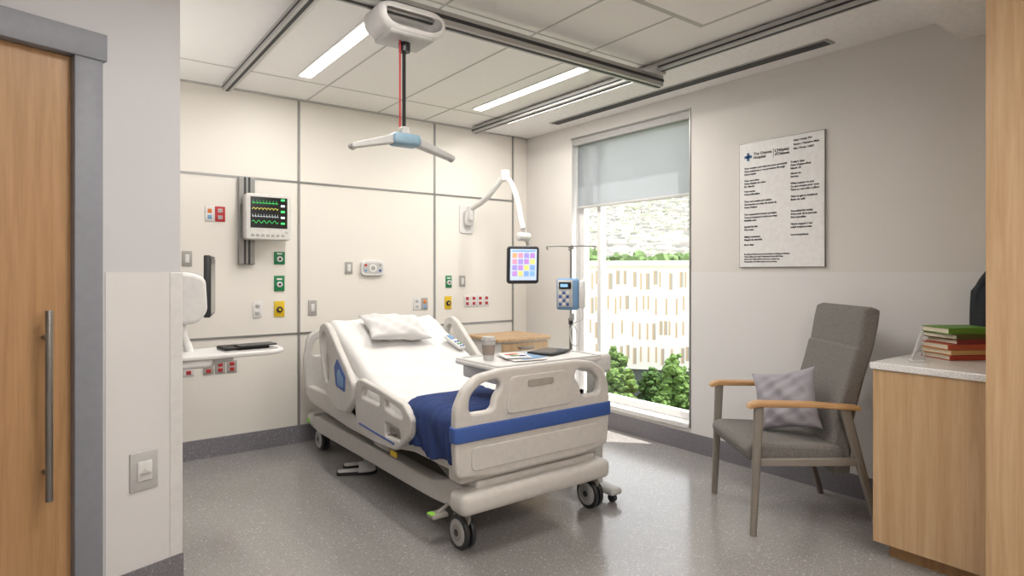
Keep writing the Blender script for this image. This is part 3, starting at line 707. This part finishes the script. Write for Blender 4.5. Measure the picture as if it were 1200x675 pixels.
L2=["Today's date\nDate d'aujourd'hui\nMarch 18",'Nurse on\nService','What matters to you\nCe qui compte pour vous\nTime to rest with a pillow','Time to get to breakout\nBoire du café','You asked for today\nVous avez de la journée\nDes nouvelles','Heure support / sur\nsoleil toujours avec','www.hospital.ca']
zs=[2.075,2.0,1.935,1.85,1.755,1.67,1.60]
for i,(t_,z) in enumerate(zip(L2,zs)): text('board_text_r%d'%i,t_,.0178,PT(2.08,z),M_ink,g,1.15)
text('board_footer',"Be safe and kind, you are not alone in fixing problems.\nVous n'êtes pas seul à résoudre les problèmes.\nAsk us for help before you try to stand up.\nDemandez de l'aide avant de vous lever.",.0150,PT(2.415,1.48),M_ink,g,1.15)

# ---------------------------------------------------------------- chair
g=group('patient_armchair',(3.338,1.784,0),R(-36.87))
def taper(nm,p0,p1,w0,w1,t,m,par):
    p0=Vector(p0);p1=Vector(p1)
    rings=[]
    for k in range(5):
        q=p0.lerp(p1,k/4); w=w0+(w1-w0)*k/4
        lp=rnd([(-w/2,-t/2),(w/2,-t/2),(w/2,t/2),(-w/2,t/2)],min(w,t)*.45,4)
        rings.append([(q.x+a,q.y+b,q.z) for a,b in lp])
    return loft(nm,rings,m,par)
for s,n_ in ((-1,'near'),(1,'far')):
    y=s*.30
    taper('front_leg_'+n_,(-.355,y,0),(-.325,y,.665),.034,.050,.028,M_leg,g)
    taper('rear_leg_'+n_,(.30,y,0),(.115,y,.665),.034,.055,.028,M_leg,g)
    box('side_rail_'+n_,(-.32,y-.013,.36),(.18,y+.013,.40),M_leg,g,.005)
    ar=[(-.385,.655),(-.375,.683),(-.33,.697),(-.05,.69),(.19,.672),(.19,.648),(-.05,.664),(-.34,.667)]
    plate('armrest_'+n_,[ar],.062,PY(y),M_woodY,g,.007,.012)
box('front_rail',(-.335,-.29,.36),(-.30,.29,.395),M_leg,g,.005)
box('rear_rail',(.15,-.29,.36),(.185,.29,.395),M_leg,g,.005)
plate('seat_cushion',[[(-.37,.375),(-.385,.44),(-.35,.472),(.12,.455),(.15,.40),(.13,.36)]],.545,PY(0),M_fab,g,.022,.03)
bk=[(.085,.30),(.075,.46),(.105,.62),(.175,.86),(.200,.958),(.214,.967),(.214,.98),(.235,1.10),(.25,1.165),(.29,1.178),(.335,1.160),(.325,1.08),(.30,.96),(.25,.80),(.19,.56),(.175,.30)]
plate('backrest',[bk],.515,PY(0),M_fab,g,.018,.012)
mtx=Matrix.Translation((3.4*.6+1.535*.8,3.4*.8-1.535*.6,.645))@Matrix.Rotation(R(-36.87),4,'Z')@Matrix.Rotation(R(-48),4,'Z')@Matrix.Rotation(R(72),4,'X')@Matrix.Rotation(R(14),4,'Z')
pillow('throw_pillow',.36,.34,.13,M_lav,None,mtx,11,.12)

# ---------------------------------------------------------------- counter cabinet (right)
g=group('storage_cabinet',(3.48,1.07,0),world=True)
CX=3.125; CT=.93
box('cabinet_body',(CX+.02,.80,.09),(RX-.014,1.28,CT-.03),M_wood,g)
box('cabinet_door',(CX,.82,.075),(CX+.02,1.285,CT-.032),M_wood,g,.001)
box('toe_kick',(CX+.07,.80,0),(RX-.02,1.24,.09),M_woodL,g)
box('countertop',(CX-.012,.80,CT-.032),(RX-.014,1.295,CT),M_counter,g,.004)
g=group('wardrobe',(3.4,.2,0),world=True)
box('wardrobe_carcass',(2.97,-1.0,.0),(RX-.016,.795,2.595),M_wood,g)
box('wardrobe_edge',(2.952,-1.0,.0),(2.968,.797,2.595),M_wood,g,.001)
box('wardrobe_trim',(2.97,.7955,0),(2.99,.80,2.595),M_plw,g)
g=group('book_stack',(3.63,1.085,CT+.001),R(-36.87+4))
bc=['#a8402f','#c9a36a','#b5573a','#7d2f2b','#4e4a1e','#5c8a2c']
z=0
for i,c in enumerate(bc):
    th=[.026,.022,.028,.024,.024,.030][i]; w=[.27,.28,.26,.25,.24,.24][i]; dx=[0,.0,.0,.02,.0,-.01][i]
    cm=mat('book_cover_%d'%i,c,.6); pm=mat('book_pages','#d9cfb8',.9)
    h=.19
    r_=R([0,3,-4,2,6,-3][i])
    par=bpy.data.objects.new('book_%d'%i,None); COL.objects.link(par); par.parent=g; par.location=(dx,0,z); par.rotation_euler=(0,0,r_)
    box('pages',(-w/2+.006,-h/2+.006,.003),(w/2-.006,h/2-.004,th-.003),pm,par)
    box('cover_bottom',(-w/2,-h/2,0),(w/2,h/2,.003),cm,par); box('cover_top',(-w/2,-h/2,th-.003),(w/2,h/2,th),cm,par)
    box('spine',(-w/2,-h/2-.002,0),(w/2,-h/2+.002,th),cm,par,.001)
    z+=th+.0005
g=group('phone_stand',(3.315,1.165,CT+.001),R(-66))
plate('stand_foot',[[(-.035,-.03),(-.035,.03),(.035,.03),(.035,-.03)]],.008,PZ(.004),M_plw,g,.002,.01)
sbox('phone',(-.0045,-.024,.006),(.0045,.024,.150),M_greyl,g,.003,rot=(0,R(16),0))
sbox('stand_prop',(.02,-.01,.005),(.026,.01,.08),M_greyl,g,.002,rot=(0,R(-14),0))
g=group('hanging_jacket',(3.78,.9,1.3),world=True)
M_jk=mat('jacket_fabric','#2a2d33',.9,var=.15,scale=60,bump=.4)
rings=[]
for i in range(14):
    t=i/13; z=1.42-.34*t; w=.05+.11*min(1,t*2.2); dth=.025+.03*min(1,t*2)
    rings.append([(3.79+dth*math.cos(a)*(1+.12*math.sin(5*a+t*3)), .92+w*math.sin(a)*(1+.08*math.sin(7*a+t*2)), z) for a in [2*math.pi*k/36 for k in range(36)]])
loft('jacket_body',rings,M_jk,g)
tube('jacket_sleeve',[(3.79,.98,1.38),(3.785,1.04,1.27),(3.79,1.05,1.12)],.03,M_jk,g,radii=[1,1,.8])
cyl('coat_hook',(3.77,.92,1.43),(RX,.92,1.43),.008,M_steel,g)

# ---------------------------------------------------------------- outside
FW=Vector((.774,.669,0)).normalized(); RT=Vector((.669,-.774,0)).normalized()
def om(dist,side=0,z=0):
    q=FW*dist+RT*side; return Matrix(((RT.x,FW.x,0,q.x),(RT.y,FW.y,0,q.y),(0,0,1,z),(0,0,0,1)))
def hillz(s,d): return -9+ (max(0,d-220)/850)**1.05*135 + 4*math.sin(s*.013+d*.006)*min(1,d/400)
def hill():
    vs=[];fs=[];nx=50;ny=40
    for j in range(ny+1):
        d=70+j*25
        for i in range(nx+1):
            s=(-900+i*36)*(.3+d/1000)
            vs.append((s,d,hillz(s,d)))
    for j in range(ny):
        for i in range(nx):
            a=j*(nx+1)+i; fs.append((a,a+1,a+nx+2,a+nx+1))
    me=bpy.data.meshes.new('hill'); me.from_pydata(vs,[],fs); me.transform(om(0))
    o=bpy.data.objects.new('distant_hillside',me); link(o,None,mat('hillside_ground','#b2b1a6',1,var=.2,scale=.03),True)  # pale ground colour paints in the distance haze
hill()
bmt=bmesh.new(); bmesh.ops.create_icosphere(bmt,subdivisions=1,radius=1); ICO=([v.co.copy() for v in bmt.verts],[[v.index for v in f.verts] for f in bmt.faces]); bmt.free()
bmt=bmesh.new(); bmesh.ops.create_icosphere(bmt,subdivisions=2,radius=1); ICO2=([v.co.copy() for v in bmt.verts],[[v.index for v in f.verts] for f in bmt.faces]); bmt.free()
CUBE=([Vector((x,y,z)) for z in (0,1) for x,y in ((-.5,-.5),(.5,-.5),(.5,.5),(-.5,.5))],[[0,3,2,1],[4,5,6,7],[0,1,5,4],[1,2,6,5],[2,3,7,6],[3,0,4,7]])
def scatter(name,tmpl,items,m,mtx=None,par=None,jit=0,seed=0):
    rg=random.Random(seed); vs=[];fs=[]
    for (c,sc,rz) in items:
        o=len(vs); ca,sa=math.cos(rz),math.sin(rz)
        for v in tmpl[0]:
            k=1+rg.uniform(-jit,jit); x,y,z=v.x*sc[0]*k,v.y*sc[1]*k,v.z*sc[2]*k
            vs.append((c[0]+x*ca-y*sa,c[1]+x*sa+y*ca,c[2]+z))
        fs+=[[i+o for i in f] for f in tmpl[1]]
    me=bpy.data.meshes.new(name); me.from_pydata(vs,[],fs)
    if mtx: me.transform(mtx)
    return link(bpy.data.objects.new(name,me),par,m)
rg=random.Random(21)
gh=group('distant_town')
hs=[[],[],[]];ts=[[],[]]
for k in range(5200):
    d=rg.uniform(230,1060); s=rg.uniform(-.34,.34)*d
    w=rg.uniform(4,10); hs[rg.randrange(3)].append(((s,d,hillz(s,d)-1),(w,rg.uniform(4,8),rg.uniform(2.5,6)),rg.uniform(-.5,.5)))
for k in range(5200):
    d=rg.uniform(230,1060); s=rg.uniform(-.34,.34)*d; r=rg.uniform(2.0,4)
    ts[rg.randrange(2)].append(((s,d,hillz(s,d)+r*.3),(r*1.7,r,r),0))
for i,c in enumerate(('#dad7d4','#bcb7b1','#aaa8a6')): scatter('houses_%d'%i,CUBE,hs[i],mat('house_%d'%i,c,.9),om(0),gh)  # haze painted in as pale house colours
for i,c in enumerate(('#8d967f','#9ca28e')): scatter('hill_trees_%d'%i,ICO,ts[i],mat('hill_tree_%d'%i,c,1),om(0),gh,.2,i)  # tree greens paled to paint in haze
M_grass=mat('grass','#7d8a58',.95,var=.25,scale=.6); M_asph=mat('asphalt','#9a9b9d',.9); M_leaf=[mat('foliage_a','#3c5a28',.9,var=.6,scale=4),mat('foliage_b','#557034',.9,var=.6,scale=4)]
scatter('ground_outside',CUBE,[((0,73,-12.2),(140,134,.2),0)],M_grass,om(0))
scatter('street_outside',CUBE,[((0,58.3,-12),(140,2.6,.05),0)],M_asph,om(0))
gb=group('neighbouring_building')
BM=om(61)@Matrix.Rotation(R(-4),4,'Z')
def quads(name,boxes,m,mtx,par):
    return scatter(name,CUBE,[(((a[0]+b[0])/2,(a[1]+b[1])/2,a[2]),(b[0]-a[0],b[1]-a[1],b[2]-a[2]),0) for a,b in boxes],m,mtx,par)
quads('facade',[((-24,0,-8.2),(24,12,2.3)),((-24,-.4,2.0),(24,0,2.5))],mat('facade_white','#efebe7',.8,var=.02,scale=.5),BM,gb)
wn=[];wt=[]
for r_ in range(4):
    z0=-7.7+r_*2.45
    x=-23
    while x<23:
        w=random.choice((.14,.18,.24)); 
        off=random.choice((0,.25,.5))
        wt.append(((x,-.06,z0+off),(x+.14,0.05,z0+1.6+off*.5)))
        if random.random()<.40: wn.append(((x+.14,-.03,z0+off),(x+.14+w,0.05,z0+1.6+off*.5)))
        x+=w+random.choice((.3,.5,.8))
quads('facade_windows',wn,mat('facade_glass','#b3aba4',.3),BM,gb); quads('facade_fins',wt,mat('facade_tan','#cdb093',.7),BM,gb)
quads('ground_floor',[((-23,.5,-12),(23,11,-8.2))],mat('facade_dark','#5d6266',.4),BM,gb)
quads('ground_columns',[((x,0,-12),(x+.5,.5,-8.2)) for x in range(-22,22,4)],mat('facade_column','#c9c6c2',.7),BM,gb)
def tree(dist,side,base,h,seed):
    rg=random.Random(seed); it=[]
    for k in range(190):
        a=rg.uniform(0,6.28); zz=rg.betavariate(1.7,2.0); q=rg.uniform(.35,1)*.25*h*math.sqrt(max(.05,1-(zz**1.2)))
        r=h*rg.uniform(.025,.055); it.append(((q*math.cos(a),q*math.sin(a),h*(.15+.83*zz)),(r*1.2,r*1.2,r*.9),a))
    g=group('tree'); q=FW*dist+RT*side; g.location=(q.x,q.y,base)
    scatter('foliage',ICO2,it,M_leaf[seed%2],None,g,.4,seed); cyl('trunk',(0,0,0),(0,0,h*.5),h*.02,mat('bark','#5d5044',.9),g)
i=0
for d,s,h in [(48,-4.5,6.4),(47,-2.3,7.4),(49,.6,5.6),(46,2.4,7.0),(49.5,5,6.5),(42,1.2,4.4),(40,-2.6,4.6),(49,-7.5,6.4),(38,3.0,4.0),(49,9,7),(36,.2,3.0),(37,-1.2,3.2),(36,-4.5,3.6),(44,-1.0,4.0),(44,4.4,4.6)]:
    tree(d+4,s,-12,h,i); i+=1
rg=random.Random(5)
scatter('distant_treeline',ICO2,[((rg.uniform(-90,90),rg.uniform(150,185),rg.uniform(-4,5.2)),(r_,r_,r_),0) for r_ in [rg.uniform(1.2,2.8) for _ in range(800)]],mat('foliage_far','#5f7748',.95,var=.35,scale=.3),om(0),None,.3,9)

# ---------------------------------------------------------------- sky, sun
W=bpy.data.worlds.new('World'); S.world=W; W.use_nodes=True; n=W.node_tree.nodes; l=W.node_tree.links
bg=n['Background']; tc=n.new('ShaderNodeTexCoord'); sx=n.new('ShaderNodeSeparateXYZ'); l.new(tc.outputs['Generated'],sx.inputs[0])
r=n.new('ShaderNodeValToRGB'); r.color_ramp.elements[0].position=.0; r.color_ramp.elements[0].color=srgb('#f4f4f4'); r.color_ramp.elements[1].position=.7; r.color_ramp.elements[1].color=srgb('#e0e6ee')
l.new(sx.outputs[2],r.inputs[0]); l.new(r.outputs[0],bg.inputs[0]); bg.inputs[1].default_value=2.5
L=bpy.data.lights.new('sun','SUN'); L.energy=10; L.angle=R(.6); L.color=(1,.95,.88)
o=bpy.data.objects.new('sun',L); COL.objects.link(o); o.rotation_mode='QUATERNION'; o.rotation_quaternion=Vector((.33,-.34,1)).to_track_quat('Z','Y')

# ---------------------------------------------------------------- camera
cd=bpy.data.cameras.new('camera'); cam=bpy.data.objects.new('camera',cd); COL.objects.link(cam)
cam.location=(0,0,1.36); cam.rotation_euler=(R(90),0,-math.atan2(.6,.8)); cd.lens=21.3; cd.sensor_width=36; cd.shift_y=-.0154; cd.clip_end=3000; cd.clip_start=.05
S.camera=cam
S.view_settings.view_transform='Standard'
S.view_settings.look='None'
